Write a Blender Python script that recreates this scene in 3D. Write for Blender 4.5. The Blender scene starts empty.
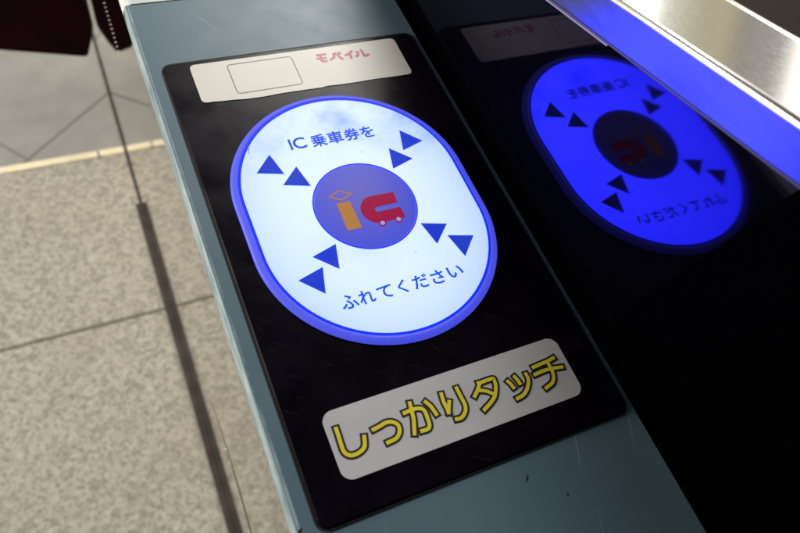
import bpy, bmesh, math, random
from mathutils import Vector, Matrix

random.seed(7)
S = bpy.context.scene
C = S.collection

# ------------------------------------------------------------------ camera
cam = bpy.data.cameras.new("camera")
cam_ob = bpy.data.objects.new("camera", cam)
C.objects.link(cam_ob)
cam_ob.location = (-0.11515, -0.29861, 0.27756)
cam_ob.rotation_euler = (0.56281, -0.18525, -0.40191)
cam.sensor_width = 36.0
cam.lens = 692.47 / 800 * 36
cam.clip_start = 0.01
cam.clip_end = 100
cam.dof.use_dof = True
cam.dof.focus_distance = 0.34
cam.dof.aperture_fstop = 11.0
S.camera = cam_ob

# ------------------------------------------------------------------ light
S.view_settings.view_transform = 'Standard'
S.view_settings.look = 'None'
S.view_settings.exposure = 0.0
S.view_settings.gamma = 1.0

W = bpy.data.worlds.new("World")
S.world = W
W.use_nodes = True
wt = W.node_tree
wt.nodes.clear()


def wn(t, **k):
    n = wt.nodes.new(t)
    for a, b in k.items():
        setattr(n, a, b)
    return n


def wmath(op, a, b=None):
    n = wn('ShaderNodeMath', operation=op)
    for i, v in enumerate((a, b)):
        if v is None:
            continue
        if isinstance(v, (int, float)):
            n.inputs[i].default_value = v
        else:
            wt.links.new(v, n.inputs[i])
    return n.outputs[0]


# surroundings of the concourse: dim hall, bright openings low on the right and far left
tc = wn('ShaderNodeTexCoord')
sep = wn('ShaderNodeSeparateXYZ')
wt.links.new(tc.outputs['Generated'], sep.inputs[0])
az = wmath('ARCTAN2', sep.outputs[1], sep.outputs[0])
azn = wmath('DIVIDE', wmath('ADD', az, math.pi), 2 * math.pi)   # 0..1
el = sep.outputs[2]


def A(deg):
    return (deg + 180) / 360


ramp = wn('ShaderNodeValToRGB')
cr = ramp.color_ramp
cr.interpolation = 'LINEAR'
stops = [(-180, (.08, .08, .085)), (20, (.10, .10, .10)), (24, (.30, .28, .26)), (27, (2.6, 2.5, 2.3)),
         (35.8, (2.6, 2.5, 2.3)), (36.2, (.30, .28, .26)), (37.4, (.40, .38, .36)), (37.9, (.52, .50, .47)), (38.4, (.30, .28, .26)),
         (39.4, (.36, .34, .30)), (40.1, (.80, .68, .44)), (42.2, (.60, .53, .38)), (42.8, (.72, .68, .52)),
         (45.6, (.86, .86, .72)), (46.2, (2.8, 2.8, 2.7)), (49.6, (2.8, 2.8, 2.8)), (50.6, (.50, .50, .52)),
         (56, (.35, .36, .40)), (75, (.30, .31, .33)), (100, (.40, .40, .40)), (130, (.6, .58, .54)),
         (165, (.6, .58, .54)), (178, (.10, .10, .10))]
while len(cr.elements) > 1:
    cr.elements.remove(cr.elements[-1])
cr.elements[0].position = 0
cr.elements[0].color = (*stops[0][1], 1)
for d, c in stops[1:]:
    e = cr.elements.new(A(d))
    e.color = (*c, 1)
wt.links.new(azn, ramp.inputs[0])
mr = wn('ShaderNodeMapRange')
mr.inputs['From Min'].default_value = 0.42
mr.inputs['From Max'].default_value = 0.62
mr.inputs['To Min'].default_value = 1.0
mr.inputs['To Max'].default_value = 0.0
wt.links.new(el, mr.inputs['Value'])
mr2 = wn('ShaderNodeMapRange')
mr2.inputs['From Min'].default_value = -0.02
mr2.inputs['From Max'].default_value = 0.03
wt.links.new(el, mr2.inputs['Value'])
mask = wmath('MULTIPLY', mr.outputs[0], mr2.outputs[0])
mix = wn('ShaderNodeMix', data_type='RGBA')
mix.inputs[6].default_value = (.07, .072, .078, 1)
wt.links.new(mask, mix.inputs[0])
wt.links.new(ramp.outputs[0], mix.inputs[7])
bg = wn('ShaderNodeBackground')
wt.links.new(mix.outputs[2], bg.inputs[0])
bg.inputs[1].default_value = 0.8
wo = wn('ShaderNodeOutputWorld')
wt.links.new(bg.outputs[0], wo.inputs[0])


def area(name, loc, target, size, power, col):
    l = bpy.data.lights.new(name, 'AREA')
    l.shape = 'RECTANGLE'
    l.size, l.size_y = size
    l.energy = power
    l.color = col
    o = bpy.data.objects.new(name, l)
    C.objects.link(o)
    o.location = loc
    o.rotation_euler = (Vector(target) - Vector(loc)).to_track_quat('-Z', 'Y').to_euler()
    return o


area("hall_lamp", (.40, .80, .65), (.0, .05, 0), (.42, .28), 13, (1, .97, .92))
area("floor_fill", (-2.2, 1.1, .30), (-.25, .4, -.75), (.8, .8), 104, (1, .93, .80))  # added low fill that brightens the floor and only grazes the panel

# ------------------------------------------------------------------ materials


class M:
    """small node-material builder"""

    def __init__(s, name, col=(.5, .5, .5), rough=.5, metal=0, ior=1.5, spec=.5):
        s.m = bpy.data.materials.new(name)
        s.m.use_nodes = True
        s.t = s.m.node_tree
        s.b = s.t.nodes['Principled BSDF']
        s.out = s.t.nodes['Material Output']
        s.b.inputs['Base Color'].default_value = (*col, 1)
        s.b.inputs['Roughness'].default_value = rough
        s.b.inputs['Metallic'].default_value = metal
        s.b.inputs['IOR'].default_value = ior
        s.b.inputs['Specular IOR Level'].default_value = spec
        s._oc = None

    def n(s, t, **k):
        x = s.t.nodes.new(t)
        for a, b in k.items():
            setattr(x, a, b)
        return x

    def l(s, a, b):
        s.t.links.new(a, b)

    def oc(s):
        if s._oc is None:
            s._oc = s.n('ShaderNodeTexCoord').outputs['Object']
        return s._oc

    def math(s, op, a, b=None, c=None, clamp=False):
        x = s.n('ShaderNodeMath', operation=op)
        x.use_clamp = clamp
        for i, v in enumerate((a, b, c)):
            if v is None:
                continue
            if isinstance(v, (int, float)):
                x.inputs[i].default_value = v
            else:
                s.l(v, x.inputs[i])
        return x.outputs[0]

    def noise(s, scale, detail=4, rough=.55, stretch=None, rotz=0, off=(0, 0, 0)):
        v = s.oc()
        mp = s.n('ShaderNodeMapping')
        mp.inputs['Location'].default_value = off
        mp.inputs['Rotation'].default_value = (0, 0, rotz)
        if stretch:
            # rotate first, then stretch
            mp2 = s.n('ShaderNodeMapping')
            s.l(v, mp.inputs[0])
            mp2.inputs['Scale'].default_value = stretch
            s.l(mp.outputs[0], mp2.inputs[0])
            v = mp2.outputs[0]
        else:
            s.l(v, mp.inputs[0])
            v = mp.outputs[0]
        x = s.n('ShaderNodeTexNoise')
        x.inputs['Scale'].default_value = scale
        x.inputs['Detail'].default_value = detail
        x.inputs['Roughness'].default_value = rough
        s.l(v, x.inputs['Vector'])
        return x.outputs['Fac']

    def ramp(s, f, a, b, lo=0.0, hi=1.0):
        x = s.n('ShaderNodeMapRange')
        x.inputs['From Min'].default_value = a
        x.inputs['From Max'].default_value = b
        x.inputs['To Min'].default_value = lo
        x.inputs['To Max'].default_value = hi
        s.l(f, x.inputs['Value'])
        return x.outputs[0]

    def mixc(s, f, a, b):
        x = s.n('ShaderNodeMix', data_type='RGBA')
        for v, i in ((a, 6), (b, 7)):
            if isinstance(v, tuple):
                x.inputs[i].default_value = (*v, 1)
            else:
                s.l(v, x.inputs[i])
        if isinstance(f, (int, float)):
            x.inputs[0].default_value = f
        else:
            s.l(f, x.inputs[0])
        return x.outputs[2]

    def col(s, o):
        s.l(o, s.b.inputs['Base Color'])

    def rough(s, o):
        s.l(o, s.b.inputs['Roughness'])

    def bump(s, o, strength=.2, dist=.001):
        x = s.n('ShaderNodeBump')
        x.inputs['Strength'].default_value = strength
        x.inputs['Distance'].default_value = dist
        s.l(o, x.inputs['Height'])
        s.l(x.outputs[0], s.b.inputs['Normal'])

    def emit(s, c, strength=1.0):
        if isinstance(c, tuple):
            s.b.inputs['Emission Color'].default_value = (*c, 1)
        else:
            s.l(c, s.b.inputs['Emission Color'])
        s.b.inputs['Emission Strength'].default_value = strength

    def scratches(s, specs):
        """thin random streaks: returns 0..1 mask"""
        tot = None
        for (scale, aspect, rot, thr, off) in specs:
            f = s.noise(scale, 2, .5, stretch=(1, aspect, 1), rotz=rot, off=off)
            a = s.ramp(f, thr, thr + .04)
            tot = a if tot is None else s.math('MAXIMUM', tot, a)
        return tot


# teal paint of the gate top
teal = M('teal_paint', rough=.42, spec=.3)
nz = teal.noise(18, 5)
nf = teal.noise(2600, 2)
base = teal.mixc(teal.ramp(nz, .3, .7), (.084, .146, .192), (.108, .176, .220))
scr = teal.scratches([(520, .02, .35, .735, (0, 0, 0)), (420, .015, -.55, .74, (3, 1, 0)), (640, .03, 1.2, .76, (1, 5, 0))])
base = teal.mixc(teal.math('MULTIPLY', scr, .35), base, (.38, .47, .49))
sx = teal.n('ShaderNodeSeparateXYZ')
teal.l(teal.oc(), sx.inputs[0])
# paint worn through along the edge bends
dx = teal.math('ABSOLUTE', teal.math('ADD', sx.outputs[0], .0812))
wear = teal.math('MULTIPLY', teal.ramp(dx, .0002, .0007, 1, 0), teal.ramp(teal.noise(55, 6, .7, stretch=(1, .5, 1)), .38, .62))
dx2 = teal.math('ABSOLUTE', teal.math('ADD', sx.outputs[0], .0832))
wear2 = teal.math('MULTIPLY', teal.ramp(dx2, .0002, .0009, 1, 0), teal.ramp(teal.noise(70, 6, .7, stretch=(1, .4, 1), off=(2, 2, 2)), .35, .6))
wear = teal.math('MAXIMUM', wear, wear2)
base = teal.mixc(teal.math('MULTIPLY', wear, .5), base, (.55, .62, .62))
# small dark nicks
nick = teal.ramp(teal.noise(230, 1, .4, stretch=(1, .5, 1), rotz=.6, off=(7, 1, 0)), .775, .80)
base = teal.mixc(nick, base, (.02, .02, .02))
teal.col(base)
teal.rough(teal.ramp(teal.noise(60, 5), .3, .7, .44, .50))
teal.bump(nf, .12, .0003)

pale = M('cover_glare_tone', (.62, .66, .66), .35)  # pale tone stands in for the glare on the cover's bend
steel_side = M('polished_side_steel', (.66, .63, .58), .07, metal=1)
ss = steel_side.scratches([(160, .01, .1, .70, (0, 0, 0)), (220, .01, -.2, .72, (4, 0, 0))])
steel_side.rough(steel_side.ramp(steel_side.noise(7, 4), .3, .7, .015, .035))

dark_rubber = M('dark_rubber', (.022, .018, .017), .6)
base_strip = M('kick_strip', (.035, .027, .026), .55)
base_strip.col(base_strip.mixc(base_strip.ramp(base_strip.noise(40, 5), .4, .7), (.020, .015, .016), (.045, .036, .034)))

# reader panel: black smoked acrylic, scuffed
blk = M('black_reader_acrylic', rough=.3, spec=.09)
bs = blk.scratches([(1100, .05, -.5, .73, (0, 0, 0)), (900, .05, .7, .74, (2, 0, 0)), (1000, .04, 1.6, .75, (0, 3, 0)), (1300, .05, -1.0, .70, (5, 0, 0))])
sm = blk.ramp(blk.noise(38, 3, .5), .35, .8)
bc = blk.mixc(sm, (.0018, .0008, .0030), (.0060, .0030, .0095))
bc = blk.mixc(blk.math('MULTIPLY', bs, .09), bc, (.14, .12, .19))
blk.col(bc)
blk.rough(blk.ramp(blk.noise(50, 3, .5, off=(3, 3, 3)), .3, .7, .22, .36))
blk.bump(bs, .08, .0002)

seal = M('panel_gasket', (.008, .007, .008), .6, spec=.2)

# smoked side screen
scr_m = M('smoked_screen', (.0006, .0005, .0010), .015, ior=1.37)
scr_m.b.inputs['Specular Tint'].default_value = (.46, .34, 1.0, 1)
sw = scr_m.n('ShaderNodeTexNoise')
hz = scr_m.n('ShaderNodeMapping')
hz.inputs['Scale'].default_value = (1, 1, .05)
scr_m.l(scr_m.oc(), hz.inputs[0])
scr_m.l(hz.outputs[0], sw.inputs['Vector'])
sw.inputs['Scale'].default_value = 300
scr_m.rough(scr_m.ramp(scr_m.noise(30, 4), .3, .7, .034, .056))

# brushed steel trim
br = M('brushed_steel', (.78, .76, .72), .12, metal=1)
f = br.noise(1500, 3, .6, stretch=(1, .02, 1))
br.col(br.mixc(br.ramp(f, .3, .7), (.74, .73, .71), (.81, .80, .78)))
br.rough(br.ramp(f, .3, .7, .09, .16))
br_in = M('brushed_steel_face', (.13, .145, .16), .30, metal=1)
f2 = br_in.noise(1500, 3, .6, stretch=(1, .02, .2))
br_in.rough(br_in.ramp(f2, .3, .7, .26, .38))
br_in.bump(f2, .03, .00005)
steel_edge = M('steel_edge', (.88, .86, .82), .16, metal=1)

# stickers
stk = M('white_sticker', rough=.42, spec=.25)
st = stk.ramp(stk.noise(22, 5), .45, .75)
stc = stk.mixc(st, (.74, .72, .66), (.67, .65, .58))
dots = stk.ramp(stk.noise(420, 2, .5, off=(1, 2, 3)), .77, .80)
stc = stk.mixc(stk.math('MULTIPLY', dots, .5), stc, (.32, .30, .27))
stk.col(stc)
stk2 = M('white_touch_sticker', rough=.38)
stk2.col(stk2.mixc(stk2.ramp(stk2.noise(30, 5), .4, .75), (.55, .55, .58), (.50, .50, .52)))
ink_blk = M('black_ink', (.012, .011, .012), .45)
ink_yel = M('yellow_ink', rough=.42)
ink_yel.col(ink_yel.mixc(ink_yel.ramp(ink_yel.noise(160, 4), .4, .7), (.80, .68, .03), (.72, .60, .03)))
ink_red = M('faded_red_ink', rough=.5)
ink_red.col(ink_red.mixc(ink_red.ramp(ink_red.noise(900, 4, .6), .50, .68), (.50, .05, .12), (.62, .28, .30)))
ink_gry = M('dark_grey_ink', (.05, .05, .05), .5)

BLUE = 26.0
lit = M('lit_white_diffuser', (.14, .14, .15), .4, spec=.2)
lx = lit.n('ShaderNodeSeparateXYZ')
lit.l(lit.oc(), lx.inputs[0])
cl = lit.ramp(lit.noise(30, 5, .6), .40, .68)                     # uneven backlight
top = lit.ramp(lx.outputs[1], -.098, -.062)
rgt = lit.math('MULTIPLY', lit.ramp(lx.outputs[0], .025, .055), lit.ramp(lx.outputs[1], -.115, -.075))
une = lit.math('MULTIPLY', lit.math('MAXIMUM', top, rgt), lit.math('ADD', lit.math('MULTIPLY', cl, .8), .2), clamp=True)
edge = lit.math('POWER', lit.math('DIVIDE', lit.math('SQRT', lit.math('ADD', lit.math('POWER', lit.math('ADD', lx.outputs[0], .0014), 2), lit.math('POWER', lit.math('MULTIPLY', lit.math('ADD', lx.outputs[1], .118), .8), 2))), .06), 4)
une = lit.math('MAXIMUM', lit.math('MULTIPLY', une, .95), lit.math('MULTIPLY', edge, .38), clamp=True)
une = lit.math('MAXIMUM', une, lit.ramp(lit.noise(16, 3, .5, off=(4, 1, 0)), .52, .8, 0, .3))
lc = lit.mixc(une, (.66, .83, BLUE), (.14, .30, BLUE * .8))
lit.emit(lc, 1.0)
rim_m = M('translucent_blue_rim', (.05, .055, .18), .5, spec=.15)
rim_m.emit((.058, .072, .70), 1.0)
ring_m = M('deep_blue_ring', (.002, .006, .06), .5, spec=.08)
ring_m.emit((.004, .03, 1.6), 1.0)
arw_m = M('blue_lit_arrow', (.002, .006, .06), .5, spec=.08)
arw_m.emit(arw_m.mixc(arw_m.ramp(arw_m.noise(70, 3), .4, .65), (.006, .032, .60), (.016, .05, .52)), 1.0)
txt_m = M('blue_lit_lettering', (.002, .006, .06), .5, spec=.08)
txt_m.emit((.004, .075, .56), 1.0)
disc_m = M('violet_lit_circle', (.03, .03, .1), .3, spec=.2)
dxx = disc_m.n('ShaderNodeSeparateXYZ')
disc_m.l(disc_m.oc(), dxx.inputs[0])
rr = disc_m.math('SQRT', disc_m.math('ADD', disc_m.math('POWER', disc_m.math('ADD', dxx.outputs[0], .0014), 2), disc_m.math('POWER', disc_m.math('ADD', dxx.outputs[1], .113), 2)))
rmix = disc_m.ramp(rr, .004, .028)
disc_m.emit(disc_m.mixc(rmix, (.095, .090, .45), (.045, .062, .58)), 1.0)
org_m = M('orange_emblem_ink', (.03, .015, .003), .3, spec=.1)
org_m.emit((.50, .215, .055), .85)
red_m = M('red_emblem_ink', (.02, .001, .003), .3, spec=.1)
red_m.emit((.34, .003, .055), .9)
whl_m = M('pale_lit_wheel', (.05, .05, .08), .4, spec=.1)
whl_m.emit((.27, .30, .66), 1.0)

# floors
gr = M('granite_floor', rough=.55)
g1 = gr.noise(130, 4, .6)
g2 = gr.noise(230, 3, .6, off=(3, 3, 0))
g3 = gr.noise(5, 4, .5, off=(9, 3, 0))


def chips(scale, off):
    mp = gr.n('ShaderNodeMapping')
    mp.inputs['Location'].default_value = off
    gr.l(gr.oc(), mp.inputs[0])
    wob = gr.n('ShaderNodeVectorMath', operation='ADD')
    ns = gr.n('ShaderNodeTexNoise')
    ns.inputs['Scale'].default_value = scale * 1.3
    gr.l(mp.outputs[0], ns.inputs['Vector'])
    sc_ = gr.n('ShaderNodeVectorMath', operation='SCALE')
    sc_.inputs['Scale'].default_value = 1.1 / scale
    gr.l(ns.outputs['Color'], sc_.inputs[0])
    gr.l(mp.outputs[0], wob.inputs[0])
    gr.l(sc_.outputs[0], wob.inputs[1])
    vo = gr.n('ShaderNodeTexVoronoi')
    vo.inputs['Scale'].default_value = scale
    gr.l(wob.outputs[0], vo.inputs['Vector'])
    sp = gr.n('ShaderNodeSeparateColor')
    gr.l(vo.outputs['Color'], sp.inputs[0])
    return sp.outputs[0]


c1 = chips(150, (0, 0, 0))
c2 = chips(290, (5, 2, 0))
gc = gr.mixc(gr.ramp(g1, .3, .7), (.33, .315, .28), (.47, .455, .42))
gc = gr.mixc(gr.math('MULTIPLY', gr.ramp(c1, .66, .80), .45), gc, (.20, .185, .165))
gc = gr.mixc(gr.math('MULTIPLY', gr.ramp(c1, .25, .10), .32), gc, (.58, .57, .54))
gc = gr.mixc(gr.math('MULTIPLY', gr.ramp(c2, .74, .82), .48), gc, (.13, .12, .11))
gc = gr.mixc(gr.math('MULTIPLY', gr.ramp(g3, .42, .75), .35), gc, (.33, .30, .25))
gx = gr.n('ShaderNodeSeparateXYZ')
gr.l(gr.oc(), gx.inputs[0])


def joint(m, coord, origin, pitch, half):
    q = m.math('DIVIDE', m.math('SUBTRACT', coord, origin), pitch)
    fr = m.math('ABSOLUTE', m.math('SUBTRACT', q, m.math('ROUND', q)))
    return m.ramp(m.math('MULTIPLY', fr, pitch), half * .6, half * 1.2, 1, 0)


jw = gr.math('ADD', gx.outputs[1], gr.math('MULTIPLY', gr.noise(60, 3), .006))
j = joint(gr, jw, .271, .60, .0035)
gr.col(gr.mixc(gr.math('MULTIPLY', j, .8), gc, (.09, .075, .06)))
gr.bump(gr.math('SUBTRACT', g1, gr.math('MULTIPLY', j, 2)), .25, .002)
gr.rough(gr.ramp(g2, .3, .7, .45, .65))

pv = M('grey_paving', rough=.5)
px = pv.n('ShaderNodeSeparateXYZ')
pv.l(pv.oc(), px.inputs[0])
a = math.atan2(.1208, .1476)
u = pv.math('ADD', pv.math('MULTIPLY', px.outputs[0], -math.sin(a)), pv.math('MULTIPLY', px.outputs[1], math.cos(a)))
v = pv.math('ADD', pv.math('MULTIPLY', px.outputs[0], math.cos(a)), pv.math('MULTIPLY', px.outputs[1], math.sin(a)))
u0 = -math.sin(a) * -.2286 + math.cos(a) * .6271
v0 = math.cos(a) * -.2465 + math.sin(a) * .641
jj = pv.math('MAXIMUM', joint(pv, u, u0, .30, .003), pv.math('MULTIPLY', joint(pv, v, v0, .30, .003), .8))
pc = pv.mixc(pv.ramp(pv.noise(20, 6, .6), .35, .7), (.265, .268, .27), (.325, .328, .33))
pc = pv.mixc(pv.math('MULTIPLY', pv.ramp(pv.noise(400, 3), .55, .7), .3), pc, (.2, .19, .18))
pv.col(pv.mixc(pv.math('MULTIPLY', jj, .65), pc, (.10, .09, .085)))
sunlit_cream = M('sunlit_joint_edge', rough=.4)  # cream tone painted for the sunlit, overexposed edge of the floor joint
sunlit_cream.col(sunlit_cream.mixc(sunlit_cream.ramp(sunlit_cream.noise(35, 5), .4, .7), (.86, .79, .60), (.76, .69, .53)))

maroon = M('maroon_flap_pad', rough=.5, spec=.03)
maroon.col(maroon.mixc(maroon.ramp(maroon.noise(12, 4), .4, .7), (.009, .0004, .0016), (.016, .0008, .0030)))
dark_bead = M('dull_seal_bead', (.20, .17, .13), .6)
bead_m = M('bead_steel', (.42, .40, .38), .4, metal=1)

# ------------------------------------------------------------------ mesh helpers


def link(name, bm, mat, parent=None, smooth=False):
    me = bpy.data.meshes.new(name)
    bm.normal_update()
    bm.to_mesh(me)
    bm.free()
    me.materials.append(mat.m)
    if smooth:
        for p_ in me.polygons:
            p_.use_smooth = True
    o = bpy.data.objects.new(name, me)
    C.objects.link(o)
    if parent:
        o.parent = parent
    return o


def empty(name, loc, label, cat, group=None):
    o = bpy.data.objects.new(name, None)
    o.empty_display_size = .05
    C.objects.link(o)
    o.location = loc
    o['label'] = label
    o['category'] = cat
    if group:
        o['group'] = group
    return o


def extrude_poly(bm, pts, z0, z1, inset=0.0, dz=0.0, hole=None):
    """solid from a 2D outline, z0..z1, top bevelled by inset/dz"""
    n = len(pts)
    cx = sum(p[0] for p in pts) / n
    cy = sum(p[1] for p in pts) / n
    lo = [bm.verts.new((x, y, z0)) for x, y in pts]
    if inset:
        mid = [bm.verts.new((x, y, z1 - dz)) for x, y in pts]
        off = offset_poly(pts, -inset)
        hi = [bm.verts.new((x, y, z1)) for x, y in off]
        rings = [lo, mid, hi]
    else:
        hi = [bm.verts.new((x, y, z1)) for x, y in pts]
        rings = [lo, hi]
    for a_, b_ in zip(rings[:-1], rings[1:]):
        for i in range(n):
            k = (i + 1) % n
            bm.faces.new((a_[i], a_[k], b_[k], b_[i]))
    bm.faces.new(hi)
    bm.faces.new(list(reversed(lo)))
    bmesh.ops.recalc_face_normals(bm, faces=bm.faces)
    return bm


def offset_poly(pts, d):
    """offset a CCW outline outward by d (inward when negative)"""
    n = len(pts)
    out = []
    for i in range(n):
        p0, p1, p2 = Vector(pts[i - 1]), Vector(pts[i]), Vector(pts[(i + 1) % n])
        e1 = (p1 - p0).normalized()
        e2 = (p2 - p1).normalized()
        n1 = Vector((e1.y, -e1.x))
        n2 = Vector((e2.y, -e2.x))
        b_ = (n1 + n2)
        b_ = b_ / max(1e-6, b_.length)
        k = d / max(.3, b_.dot(n1))
        out.append((p1.x + b_.x * k, p1.y + b_.y * k))
    return out


def rrect(x0, y0, x1, y1, r, seg=8):
    """rounded rectangle, CCW"""
    pts = []
    for (cx, cy, a0) in ((x1 - r, y0 + r, -90), (x1 - r, y1 - r, 0), (x0 + r, y1 - r, 90), (x0 + r, y0 + r, 180)):
        for i in range(seg + 1):
            t = math.radians(a0 + 90 * i / seg)
            pts.append((cx + r * math.cos(t), cy + r * math.sin(t)))
    return pts


def stadium(cx, cy, h, r, seg=64):
    pts = []
    for i in range(seg + 1):
        t = math.pi * i / seg
        pts.append((cx + r * math.cos(t), cy + h + r * math.sin(t)))
    for i in range(seg + 1):
        t = math.pi + math.pi * i / seg
        pts.append((cx + r * math.cos(t), cy - h + r * math.sin(t)))
    return pts


def circle(cx, cy, r, seg=96):
    return [(cx + r * math.cos(2 * math.pi * i / seg), cy + r * math.sin(2 * math.pi * i / seg)) for i in range(seg)]


def band(bm, outer, inner, z0, z1):
    """flat closed band between two outlines with the same point count (solid)"""
    n = len(outer)
    V = [[bm.verts.new((x, y, z)) for x, y in pl] for pl in (outer, inner) for z in (z0, z1)]
    ol, oh, il, ih = V
    for i in range(n):
        k = (i + 1) % n
        bm.faces.new((oh[i], oh[k], ih[k], ih[i]))
        bm.faces.new((ol[i], ol[k], oh[k], oh[i]))
        bm.faces.new((ih[i], ih[k], il[k], il[i]))
        bm.faces.new((il[i], il[k], ol[k], ol[i]))
    bmesh.ops.recalc_face_normals(bm, faces=bm.faces)
    return bm


def extrude_profile(bm, prof, y0, y1, cap=True):
    """closed (x,z) profile swept along y"""
    n = len(prof)
    A_ = [bm.verts.new((x, y0, z)) for x, z in prof]
    B_ = [bm.verts.new((x, y1, z)) for x, z in prof]
    for i in range(n):
        k = (i + 1) % n
        bm.faces.new((A_[i], A_[k], B_[k], B_[i]))
    if cap:
        bm.faces.new(A_)
        bm.faces.new(list(reversed(B_)))
    bmesh.ops.recalc_face_normals(bm, faces=bm.faces)
    return bm


def box(bm, x0, y0, z0, x1, y1, z1):
    vs = [bm.verts.new(c) for c in ((x0, y0, z0), (x1, y0, z0), (x1, y1, z0), (x0, y1, z0), (x0, y0, z1), (x1, y0, z1), (x1, y1, z1), (x0, y1, z1))]
    for f_ in ((0, 3, 2, 1), (4, 5, 6, 7), (0, 1, 5, 4), (1, 2, 6, 5), (2, 3, 7, 6), (3, 0, 4, 7)):
        bm.faces.new([vs[i] for i in f_])
    return bm


def text_mesh(name, items, mat, parent, z, thick=.00012):
    """items: (string, x, y, width, height, offset, shear, rot); each fitted to its box; ONE mesh"""
    bm = bmesh.new()
    for (s_, x, y, w, h, off, shear, rz) in items:
        cu = bpy.data.curves.new('lettering_curve', 'FONT')
        cu.body = s_
        cu.size = 1.0
        cu.offset = off
        cu.shear = shear
        cu.extrude = 0
        cu.resolution_u = 6
        ob = bpy.data.objects.new('lettering_tmp', cu)
        C.objects.link(ob)
        dg = bpy.context.evaluated_depsgraph_get()
        dg.update()
        me = bpy.data.meshes.new_from_object(ob.evaluated_get(dg))
        bpy.data.objects.remove(ob)
        bpy.data.curves.remove(cu)
        xs = [v_.co.x for v_ in me.vertices]
        ys = [v_.co.y for v_ in me.vertices]
        mx, my = min(xs), min(ys)
        kx = w / (max(xs) - mx)
        ky = h / (max(ys) - my)
        cz, sz = math.cos(rz), math.sin(rz)
        for v_ in me.vertices:
            qx, qy = (v_.co.x - mx) * kx - w / 2, (v_.co.y - my) * ky - h / 2
            v_.co = (x + w / 2 + qx * cz - qy * sz, y + h / 2 + qx * sz + qy * cz, z)
        bm.from_mesh(me)
        bpy.data.meshes.remove(me)
    return link(name, bm, mat, parent)


# ------------------------------------------------------------------ setting: floor
ZF = -.75


def sheet(name, x0, y0, x1, y1, z, mat):
    bm = bmesh.new()
    bm.faces.new([bm.verts.new(c) for c in ((x0, y0, z), (x1, y0, z), (x1, y1, z), (x0, y1, z))])
    o = link(name, bm, mat)
    o['kind'] = 'structure'
    return o


sheet('floor', -4, -4, 6, .602, ZF, gr)
sheet('paving', -4, .6165, 6, 9, ZF, pv)
bm = bmesh.new()
for (xa, xb) in ((-4, -1.2), (-1.199, -.1200), (-.1170, 1.2), (1.202, 6)):
    box(bm, xa, .6025, ZF - .02, xb, .6160, ZF + .0015)
o = link('sunlit_strip', bm, sunlit_cream)
o['kind'] = 'structure'

# ------------------------------------------------------------------ ticket gate
gate = empty('ticket_gate', (0, 0, ZF), 'teal ticket gate with mirror steel side, smoked screen and brushed steel rail', 'ticket gate')


def gpart(name, bm, mat, parent=None, smooth=False, bevel=0):
    o = link(name, bm, mat, None, smooth)
    pr = parent or gate
    o.parent = pr
    if pr is gate:
        o.matrix_parent_inverse = Matrix.Translation((0, 0, -ZF))
    if bevel:
        b_ = o.modifiers.new('bevel', 'BEVEL')
        b_.width = bevel
        b_.segments = 3
    return o


Y0, Y1 = -.9, 1.5
prof = [(.0785, -.03), (.0785, -.0012), (.0773, 0), (-.0815, 0), (-.0821, -.0002), (-.0829, -.0010), (-.0834, -.0028), (-.0836, -.007), (-.0836, -.012), (-.0815, -.03)]
bm = extrude_profile(bmesh.new(), prof, Y0, .0510)
gpart('top_cover', bm, teal)
prof2 = [(.0785, -.03), (.0785, -.0008), (.0773, .0004), (-.0788, .0004), (-.0803, -.0002), (-.0826, -.0022), (-.0838, -.0041), (-.0842, -.0066), (-.0836, -.012), (-.0815, -.03)]
bm = extrude_profile(bmesh.new(), prof2, .0512, Y1)
gpart('glare_end_cover', bm, pale)
# mirror steel side, tapering slightly inwards to the floor
bm = bmesh.new()
prof3 = [(-.0834, -.0125), (-.0834, -.0215), (-.0828, -.0220), (-.0826, -.024), (-.0720, ZF + .001), (.0785, ZF + .001), (.0785, -.0310), (-.0790, -.0310), (-.0810, -.0125)]
extrude_profile(bm, prof3, Y0 + .002, Y1 - .002)
gpart('side_panel', bm, steel_side)
# kick strip along the foot of the gate: deep near the walker, thin further off
bm = bmesh.new()
box(bm, -.0815, Y0, ZF, -.0721, .480, ZF + .006)
gpart('kick_strip', bm, base_strip, bevel=.001)
bm = bmesh.new()
box(bm, -.0746, .4805, ZF, -.0721, Y1, ZF + .003)
gpart('foot_seal', bm, base_strip)
# modelled line and spot standing in for a floor reflection in the side
bm = bmesh.new()


def side_x(z, proud):
    t = (-.024 - z) / (-.024 - ZF)
    return -.0826 + t * (.0106) - proud


line_pts = [(-.060, -.350), (-.085, -.330), (-.108, -.322), (-.135, -.318), (-.160, -.322), (-.190, -.330)]
wid = [.0006, .0009, .0013, .0022, .0016, .0008]
prev = None
for (yy, zz), w_ in zip(line_pts, wid):
    cur = [bm.verts.new((side_x(zz + s_ * w_, .0006), yy, zz + s_ * w_)) for s_ in (1, -1)]
    cur += [bm.verts.new((side_x(zz + s_ * w_, -.0005), yy, zz + s_ * w_)) for s_ in (-1, 1)]
    if prev:
        for i in range(4):
            k = (i + 1) % 4
            bm.faces.new((prev[i], prev[k], cur[k], cur[i]))
    prev = cur
bmesh.ops.recalc_face_normals(bm, faces=bm.faces)
gpart('reflection_line', bm, M('reflection_tone', (.16, .14, .12), .6))
bm = bmesh.new()
bmesh.ops.create_uvsphere(bm, u_segments=16, v_segments=8, radius=.0009, matrix=Matrix.Translation((side_x(-.330, .0004), -.112, -.330)) @ Matrix.Diagonal((.5, 1.6, 1, 1)))
gpart('reflection_spot', bm, steel_edge, smooth=True)
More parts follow.
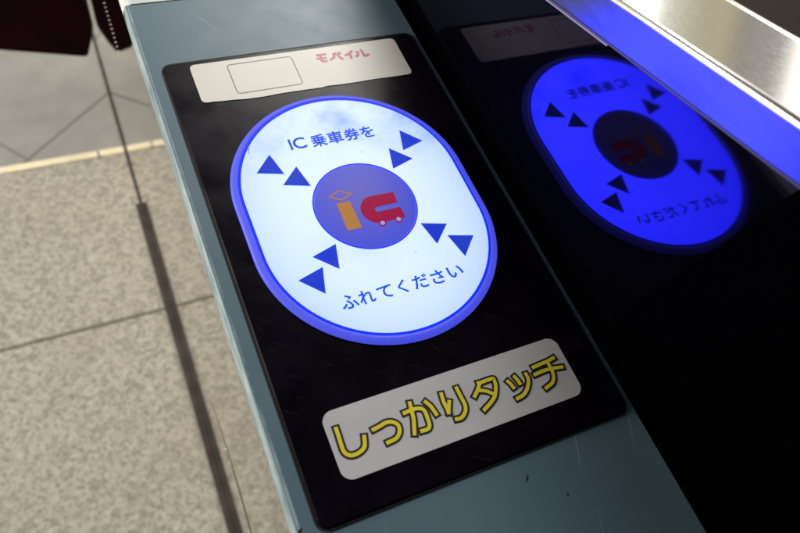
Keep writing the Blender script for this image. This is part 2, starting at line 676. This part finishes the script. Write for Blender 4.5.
# beads standing in for a dotted glint on the side near the flap door
bm = bmesh.new()
for i in range(22):
    yy = .185 + i * .0046
    zz = -.158 + (yy - .195) * .18
    bmesh.ops.create_uvsphere(bm, u_segments=8, v_segments=6, radius=.0006, matrix=Matrix.Translation((side_x(zz, .0004), yy, zz)) @ Matrix.Diagonal((.6, 1.5, 1, 1)))
gpart('glint_beads', bm, bead_m, smooth=True)

# screen body on the right, its top falling away from the camera
XW = .0845
SL = -.262


def ztop(y):
    return .0960 + SL * (y + .0972)


YA, YB = -.62, .17


def slab(bm, x0, x1, f0, f1, ya=YA, yb=YB, xa=None):
    """prism along y between two sloping surfaces; xa = lower x pair"""
    lx0, lx1 = xa if xa else (x0, x1)
    vs = []
    for y in (ya, yb):
        vs.append([bm.verts.new((lx0, y, f0(y))), bm.verts.new((lx1, y, f0(y))), bm.verts.new((x1, y, f1(y))), bm.verts.new((x0, y, f1(y)))])
    for i in range(4):
        k = (i + 1) % 4
        bm.faces.new((vs[0][i], vs[0][k], vs[1][k], vs[1][i]))
    bm.faces.new(vs[0])
    bm.faces.new(list(reversed(vs[1])))
    bmesh.ops.recalc_face_normals(bm, faces=bm.faces)
    return bm




def wall_panel(x0, x1, yz):
    """upright panel: outline in (y, z), thickness x0..x1"""
    bm = bmesh.new()
    A_ = [bm.verts.new((x0, y, z)) for y, z in yz]
    B_ = [bm.verts.new((x1, y, z)) for y, z in yz]
    n_ = len(yz)
    for i in range(n_):
        k = (i + 1) % n_
        bm.faces.new((A_[i], A_[k], B_[k], B_[i]))
    bm.faces.new(A_)
    bm.faces.new(list(reversed(B_)))
    bmesh.ops.recalc_face_normals(bm, faces=bm.faces)
    return bm


# screen cut on a slant; added matte plate keeps the sticker's reflection out
jt, jb = (-.2323, ztop(-.2323) - .0006), (-.2123, -.035)
gpart('smoked_screen', wall_panel(XW, XW + .006, [jb, (YB, -.035), (YB, ztop(YB) - .0006), jt]), scr_m)
gpart('added_matte_plate', wall_panel(XW - .0002, XW + .006, [(YA, -.035), (jb[0] - .0003, jb[1]), (jt[0] - .0003, jt[1]), (YA, ztop(YA) - .0006)]), M('added_plate_black', (.0006, .0006, .0007), 1.0, spec=0.0))
bm = slab(bmesh.new(), XW + .0065, .1265, lambda y: ZF + .001, lambda y: ztop(y) + .012)
gpart('screen_housing', bm, M('housing_paint', (.30, .30, .29), .4))
bm = slab(bmesh.new(), .0787, XW - .0002, lambda y: -.036, lambda y: -.026)
gpart('recess_floor', bm, seal)
trim = gpart('steel_rail', slab(bmesh.new(), .0826, .1274, lambda y: ztop(y) + .0180, lambda y: ztop(y) + .0192), br, bevel=.0004)
inner = slab(bmesh.new(), .0817, .0860, lambda y: ztop(y) + .0004, lambda y: ztop(y) + .0166, xa=(.0836, .0862))
gpart('rail_face', inner, br_in, trim)
# rounded bright nose between face and top
bm = bmesh.new()
segs = 10
nose = []
for y in (YA, YB):
    ring = []
    for i in range(segs + 1):
        t = math.radians(180 + 10 - 110 * i / segs)
        ring.append(bm.verts.new((.0834 + .0019 * math.cos(t), y, ztop(y) + .0172 + .0021 * math.sin(t))))
    ring.append(bm.verts.new((.0846, y, ztop(y) + .0168)))
    nose.append(ring)
for i in range(segs + 2):
    k = (i + 1) % (segs + 2)
    bm.faces.new((nose[0][i], nose[0][k], nose[1][k], nose[1][i]))
bm.faces.new(nose[0])
bm.faces.new(list(reversed(nose[1])))
bmesh.ops.recalc_face_normals(bm, faces=bm.faces)
gpart('rail_nose', bm, steel_edge, trim)
gpart('rail_seal', slab(bmesh.new(), XW - .0011, XW - .0001, lambda y: ztop(y) - .0008, lambda y: ztop(y) + .0002), dark_rubber, trim)
gpart('rail_bead', slab(bmesh.new(), XW - .0010, XW - .0001, lambda y: ztop(y) - .0018, lambda y: ztop(y) - .0010, ya=-.135), dark_bead, trim)
gpart('rail_back_edge', slab(bmesh.new(), .1274, .1283, lambda y: ztop(y) + .010, lambda y: ztop(y) + .0197), steel_edge, trim)

# ------------------------------------------------------------------ card reader
RD = empty('card_reader', (0, -.1286, 0), 'black card reader panel with a glowing oval touch pad, set in the teal gate top', 'card reader')
RINV = Matrix.Translation((0, .1286, 0))


def rpart(name, bm, mat, parent=None, smooth=False):
    o = link(name, bm, mat, None, smooth)
    pr = parent or RD
    o.parent = pr
    if pr is RD:
        o.matrix_parent_inverse = RINV
    return o


PAN = rrect(-.075, -.2573, .075, 0, .0055)
panel = rpart('panel', extrude_poly(bmesh.new(), offset_poly(PAN, -.0009), -.002, .0010, .0007, .0005), blk)
rpart('gasket', band(bmesh.new(), PAN, offset_poly(PAN, -.0008), -.002, .0004), seal, panel)
ZP = .0010

# touch pad
CX, CY, H = -.0014, -.1180, .0151
plate = rpart('touch_pad', extrude_poly(bmesh.new(), stadium(CX, CY, H, .0566), ZP, .00305), lit)
# sloping translucent rim
bm = bmesh.new()
rings = []
for (r, z_) in ((.0618, ZP), (.0615, .0017), (.0606, .0024), (.0592, .0029), (.0580, .0029), (.0580, ZP + .0002)):
    rings.append([bm.verts.new((x, y, z_)) for x, y in stadium(CX, CY, H, r)])
for a_, b_ in zip(rings, rings[1:] + rings[:1]):
    n_ = len(a_)
    for i in range(n_):
        k = (i + 1) % n_
        bm.faces.new((a_[i], a_[k], b_[k], b_[i]))
bmesh.ops.recalc_face_normals(bm, faces=bm.faces)
rpart('translucent_rim', bm, rim_m, plate, True)
rpart('blue_ring', band(bmesh.new(), stadium(CX, CY, H, .0579), stadium(CX, CY, H, .0567), ZP + .0002, .0030), ring_m, plate)
ZD = .00305
rpart('violet_circle', extrude_poly(bmesh.new(), circle(CX, CY, .0258), ZD, ZD + .00005), disc_m, plate)
rpart('circle_outline', band(bmesh.new(), circle(CX, CY, .0266), circle(CX, CY, .02585), ZD, ZD + .00008), ring_m, plate)
# arrows pointing to the middle
arrow = [(.0226, .0180), (.0357, .0219), (.0257, .0317)]
arrow2 = [(.0329, .0284), (.0461, .0322), (.0364, .0423)]
for tri in (arrow, arrow2):
    for sx_ in (1, -1):
        for sy_ in (1, -1):
            pts = [(CX + sx_ * x, CY + sy_ * y) for x, y in tri]
            if sx_ * sy_ < 0:
                pts.reverse()
            rpart('arrow', extrude_poly(bmesh.new(), pts, ZD, ZD + .00006), arw_m, plate)
# emblem
rh = [(-.0182, -.1090), (-.0119, -.1128), (-.0056, -.1097), (-.0119, -.1061)]
rhi = offset_poly(rh, -.00075)
EZ = ZD + .0001
rpart('emblem_diamond', band(bmesh.new(), rh, rhi, EZ, EZ + .00006), org_m, plate)
rpart('emblem_bar', extrude_poly(bmesh.new(), [(-.0157, -.1303), (-.0083, -.1306), (-.0085, -.1140), (-.0155, -.1138)], EZ, EZ + .00006), org_m, plate)
c = []
c += [(.0151, -.1304), (.0153, -.1272), (.0150, -.1239), (.0034, -.1239)]
for i in range(1, 8):
    t = math.radians(-90 - 180 * i / 8)
    c.append((.0034 + .0015 * math.cos(t), -.1224 + .0015 * math.sin(t)))
c += [(.0036, -.1209), (.0148, -.1209), (.0153, -.1143), (.0036, -.1137)]
for i in range(1, 16):
    t = math.radians(90 + 180 * i / 16)
    c.append((.0030 + .0083 * math.cos(t), -.12205 + .0084 * math.sin(t)))
c += [(.0030, -.1304)]
rpart('emblem_car', extrude_poly(bmesh.new(), list(c), EZ, EZ + .00006), red_m, plate)
for wx in (.0026, .0113):
    rpart('emblem_wheel', extrude_poly(bmesh.new(), circle(wx, -.1308, .0019, 32), EZ, EZ + .00009), red_m, plate)
    rpart('emblem_hub', extrude_poly(bmesh.new(), circle(wx, -.1308, .0012, 32), EZ, EZ + .00012), whl_m, plate)

# lettering on the pad
ZT = ZD + .0001
its = [('I', -.0260, -.0756, .0012, .0073, .004, 0, 0), ('C', -.0240, -.0757, .0069, .0075, .016, 0, 0)]
for i, ch in enumerate('乗車券を'):
    its.append((ch, -.0145 + i * .00925, -.0767, .0086 if ch != 'を' else .0076, .0083 if ch != 'を' else .0078, .020, 0, 0))
rpart_t = text_mesh('upper_lettering', its, txt_m, plate, ZT)
its = []
for ch, x, y, w, h in (('ふ', -.0331, -.1710, .0082, .0074), ('れ', -.0242, -.1709, .0078, .0072), ('て', -.0148, -.1707, .0074, .0066),
                       ('く', -.0044, -.1708, .0045, .0074), ('だ', .0034, -.1708, .0079, .0074), ('さ', .0131, -.1709, .0068, .0074), ('い', .0222, -.1700, .0080, .0062)):
    its.append((ch, x, y, w, h, .018, 0, 0))
text_mesh('lower_lettering', its, txt_m, plate, ZT)
# scuff on the pad
for (x, y, l_, a_) in ((-.0468, -.0700, .0020, 1.2), (-.0462, -.0670, .0012, .9), (-.0474, -.0722, .0010, 1.4), (.0090, -.0852, .0006, .3), (-.0290, -.1480, .0004, .3), (.012, -.151, .0005, .2)):
    dx_, dy_ = math.cos(a_) * l_ / 2, math.sin(a_) * l_ / 2
    nx_, ny_ = -math.sin(a_) * .00022, math.cos(a_) * .00022
    bm = bmesh.new()
    extrude_poly(bm, [(x - dx_ - nx_, y - dy_ - ny_), (x + dx_ - nx_, y + dy_ - ny_), (x + dx_ + nx_, y + dy_ + ny_), (x - dx_ + nx_, y - dy_ + ny_)][::-1], ZD, ZD + .00004)
    rpart('scuff_mark', bm, ink_gry, plate)

# upper sticker, its lower edge worn and lifting
pts = [(-.0580, -.0318)]
low = [(-.0545, -.0326), (-.0500, -.0331), (-.0440, -.0335), (-.0370, -.0343), (-.0287, -.0346), (-.0180, -.0342), (-.0060, -.0343), (.0050, -.0346), (.0090, -.0341), (.0180, -.0346), (.0283, -.0347), (.0380, -.0345), (.0480, -.0349), (.0560, -.0349)]
pts = low
for i in range(7):
    t = math.radians(-90 + 90 * i / 6)
    pts.append((.0585 + .0030 * math.cos(t), -.0320 + .0030 * math.sin(t)))
for i in range(7):
    t = math.radians(90 * i / 6)
    pts.append((.0586 + .0030 * math.cos(t), -.0072 + .0030 * math.sin(t)))
for i in range(7):
    t = math.radians(90 + 90 * i / 6)
    pts.append((-.0575 + .0028 * math.cos(t), -.0068 + .0028 * math.sin(t)))
for i in range(7):
    t = math.radians(180 + 80 * i / 6)
    pts.append((-.0573 + .0030 * math.cos(t), -.0296 + .0030 * math.sin(t)))
usk = rpart('upper_sticker', extrude_poly(bmesh.new(), pts, ZP, ZP + .00035), stk)
usk['label'] = 'worn cream white sticker with an empty outlined box and red lettering'
ZS = ZP + .00035
o_ = rrect(-.0410, -.0300, -.0038, -.0074, .0022)
rpart('box_outline', band(bmesh.new(), o_, offset_poly(o_, -.00045), ZS, ZS + .00006), ink_gry, usk)
# lower sticker
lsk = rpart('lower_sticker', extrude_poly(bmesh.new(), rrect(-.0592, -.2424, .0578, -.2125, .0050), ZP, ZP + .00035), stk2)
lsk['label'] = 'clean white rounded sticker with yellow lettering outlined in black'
TOUCH = [
    [ (-0.0548, -0.2205), (-0.0549, -0.2237), (-0.0551, -0.2273), (-0.0550, -0.2308), (-0.0530, -0.2330), (-0.0496, -0.2331), (-0.0467, -0.2318), (-0.0456, -0.2296), (-0.0450, -0.2275) ],
    [ (-0.0404, -0.2261), (-0.0375, -0.2257), (-0.0343, -0.2251), (-0.0315, -0.2257), (-0.0297, -0.2278), (-0.0302, -0.2306), (-0.0326, -0.2327), (-0.0367, -0.2332) ],
    [ (-0.0252, -0.2238), (-0.0219, -0.2236), (-0.0185, -0.2239), (-0.0165, -0.2255), (-0.0165, -0.2292), (-0.0170, -0.2324), (-0.0185, -0.2336), (-0.0212, -0.2335) ],
    [ (-0.0211, -0.2204), (-0.0217, -0.2240), (-0.0224, -0.2277), (-0.0236, -0.2310), (-0.0246, -0.2336) ],
    [ (-0.0144, -0.2222), (-0.0130, -0.2248), (-0.0121, -0.2289) ],
    [ (-0.0062, -0.2212), (-0.0067, -0.2248), (-0.0066, -0.2277), (-0.0067, -0.2301), (-0.0057, -0.2280), (-0.0043, -0.2255) ],
    [ (0.0015, -0.2209), (0.0016, -0.2248), (0.0017, -0.2293), (0.0005, -0.2320), (-0.0022, -0.2339), (-0.0047, -0.2338) ],
    [ (0.0121, -0.2219), (0.0119, -0.2230), (0.0101, -0.2250), (0.0076, -0.2271) ],
    [ (0.0121, -0.2223), (0.0159, -0.2221), (0.0193, -0.2223), (0.0196, -0.2232), (0.0190, -0.2261), (0.0166, -0.2298), (0.0135, -0.2320), (0.0090, -0.2341) ],
    [ (0.0109, -0.2253), (0.0139, -0.2267), (0.0160, -0.2286) ],
    [ (0.0254, -0.2257), (0.0262, -0.2274), (0.0266, -0.2293) ],
    [ (0.0295, -0.2247), (0.0301, -0.2265), (0.0304, -0.2285) ],
    [ (0.0353, -0.2252), (0.0351, -0.2282), (0.0324, -0.2318), (0.0293, -0.2338), (0.0258, -0.2344) ],
    [ (0.0402, -0.2235), (0.0446, -0.2232), (0.0489, -0.2229), (0.0521, -0.2224) ],
    [ (0.0392, -0.2269), (0.0443, -0.2266), (0.0490, -0.2270), (0.0538, -0.2278) ],
    [ (0.0481, -0.2236), (0.0482, -0.2263), (0.0478, -0.2297), (0.0456, -0.2329), (0.0411, -0.2344) ],
]


def smooth_line(pts, n=7):
    """Catmull-Rom through the points"""
    P = [Vector(q) for q in pts]
    if len(P) == 2:
        return P
    P = [P[0] * 2 - P[1]] + P + [P[-1] * 2 - P[-2]]
    out = []
    for i in range(1, len(P) - 2):
        p0, p1, p2, p3 = P[i - 1:i + 3]
        for j_ in range(n):
            t = j_ / n
            out.append(.5 * ((2 * p1) + (p2 - p0) * t + (2 * p0 - 5 * p1 + 4 * p2 - p3) * t * t + (3 * p1 - p0 - 3 * p2 + p3) * t ** 3))
    out.append(P[-2])
    return out


def strokes(bm, lines, half, ext, z, step, sharp=()):
    """flat brush strokes with square ends, each a hair above the one before"""
    for i, ln in enumerate(lines):
        P = [Vector(q) for q in ln] if i in sharp else smooth_line(ln)
        P[0] = P[0] + (P[0] - P[1]).normalized() * ext
        P[-1] = P[-1] + (P[-1] - P[-2]).normalized() * ext
        prev = None
        for a_ in range(len(P)):
            d1 = (P[a_] - P[a_ - 1]).normalized() if a_ else None
            d2 = (P[a_ + 1] - P[a_]).normalized() if a_ + 1 < len(P) else None
            d1 = d1 or d2
            d2 = d2 or d1
            t = (d1 + d2)
            t = t.normalized() if t.length > .2 else d1
            k = half / max(.45, t.dot(d1))
            nrm = Vector((-t.y, t.x)) * k
            zz = z + i * step
            cur = (bm.verts.new((P[a_].x + nrm.x, P[a_].y + nrm.y, zz)), bm.verts.new((P[a_].x - nrm.x, P[a_].y - nrm.y, zz)))
            if prev:
                bm.faces.new((prev[0], prev[1], cur[1], cur[0]))
            prev = cur
    return bm


# the hook of the fourth letter and the two-stroke corner of the fifth are sharp
tl = list(TOUCH)
hook = tl[5]
tl[5] = hook[:4]
tl.append(hook[3:])
rpart('black_outline', strokes(bmesh.new(), tl, .00178, .00155, ZS + .00005, .000004), ink_blk, lsk)
rpart('yellow_lettering', strokes(bmesh.new(), tl, .00082, .00066, ZS + .00015, .000004), ink_yel, lsk)

MOBILE = [
    [ (0.0108, -0.0098), (0.0162, -0.0097) ],
    [ (0.0101, -0.0126), (0.0154, -0.0127) ],
    [ (0.0128, -0.0102), (0.0124, -0.0130), (0.0127, -0.0151), (0.0151, -0.0151) ],
    [ (0.0209, -0.0103), (0.0202, -0.0131), (0.0176, -0.0148) ],
    [ (0.0230, -0.0114), (0.0237, -0.0138), (0.0247, -0.0155) ],
    [ (0.0221, -0.0100), (0.0224, -0.0109) ],
    [ (0.0244, -0.0098), (0.0247, -0.0108) ],
    [ (0.0322, -0.0102), (0.0299, -0.0120), (0.0273, -0.0130) ],
    [ (0.0303, -0.0117), (0.0301, -0.0158) ],
    [ (0.0351, -0.0111), (0.0352, -0.0134), (0.0334, -0.0151) ],
    [ (0.0381, -0.0102), (0.0383, -0.0132), (0.0385, -0.0155), (0.0414, -0.0146) ],
]
rpart('red_lettering', strokes(bmesh.new(), MOBILE, .00074, .0004, ZS + .00006, .000004), ink_red, usk)

# ------------------------------------------------------------------ flap door beyond the gate
FL = empty('flap_door', (-.091, .627, -.535), 'dark maroon padded flap door hanging above the grey floor beside the gate', 'flap door')
FL.rotation_euler = (0, 0, math.atan2(.041, -.127))
outline = [(.55, -.55), (.55, 0), (.010, 0), (.004, -.0012), (.0005, -.005), (-.0030, -.016), (-.0085, -.034), (-.0105, -.046), (-.0080, -.25), (-.0050, -.55)]
bm = extrude_poly(bmesh.new(), outline, -.012, .012, .003, .003)
# stand the outline upright: (x, y, z) -> (x, -z, -y... )
for v_ in bm.verts:
    x, y, z = v_.co
    v_.co = (x, -z, -y)
bmesh.ops.recalc_face_normals(bm, faces=bm.faces)
pad = link('flap_pad', bm, maroon, FL, False)
bm = bmesh.new()
box(bm, .06, -.0155, .12, .50, -.0125, .50)
link('pad_panel', bm, maroon, FL)

# ------------------------------------------------------------------ brown gate-shaped body added to darken the view past the rail
NG = empty('ticket_gate', (.95, .9, ZF), 'dim brown gate-shaped body added across the passage to darken the view past the brushed steel rail', 'ticket gate')
brown = M('brown_grey_side', (.105, .085, .070), .5)
brown.col(brown.mixc(brown.ramp(brown.noise(6, 4), .35, .7), (.100, .080, .066), (.125, .103, .086)))
bm = box(bmesh.new(), 0, -1.6, .02, .19, 1.9, .72)
o = link('side_panel', bm, brown, NG)
b_ = o.modifiers.new('bevel', 'BEVEL')
b_.width = .006
b_.segments = 3
bm = box(bmesh.new(), -.004, -1.6, .721, .194, 1.9, .75)
o = link('top_cover', bm, teal, NG)
b_ = o.modifiers.new('bevel', 'BEVEL')
b_.width = .006
b_.segments = 3
link('kick_strip', box(bmesh.new(), .006, -1.59, 0, .184, 1.89, .0195), base_strip, NG)
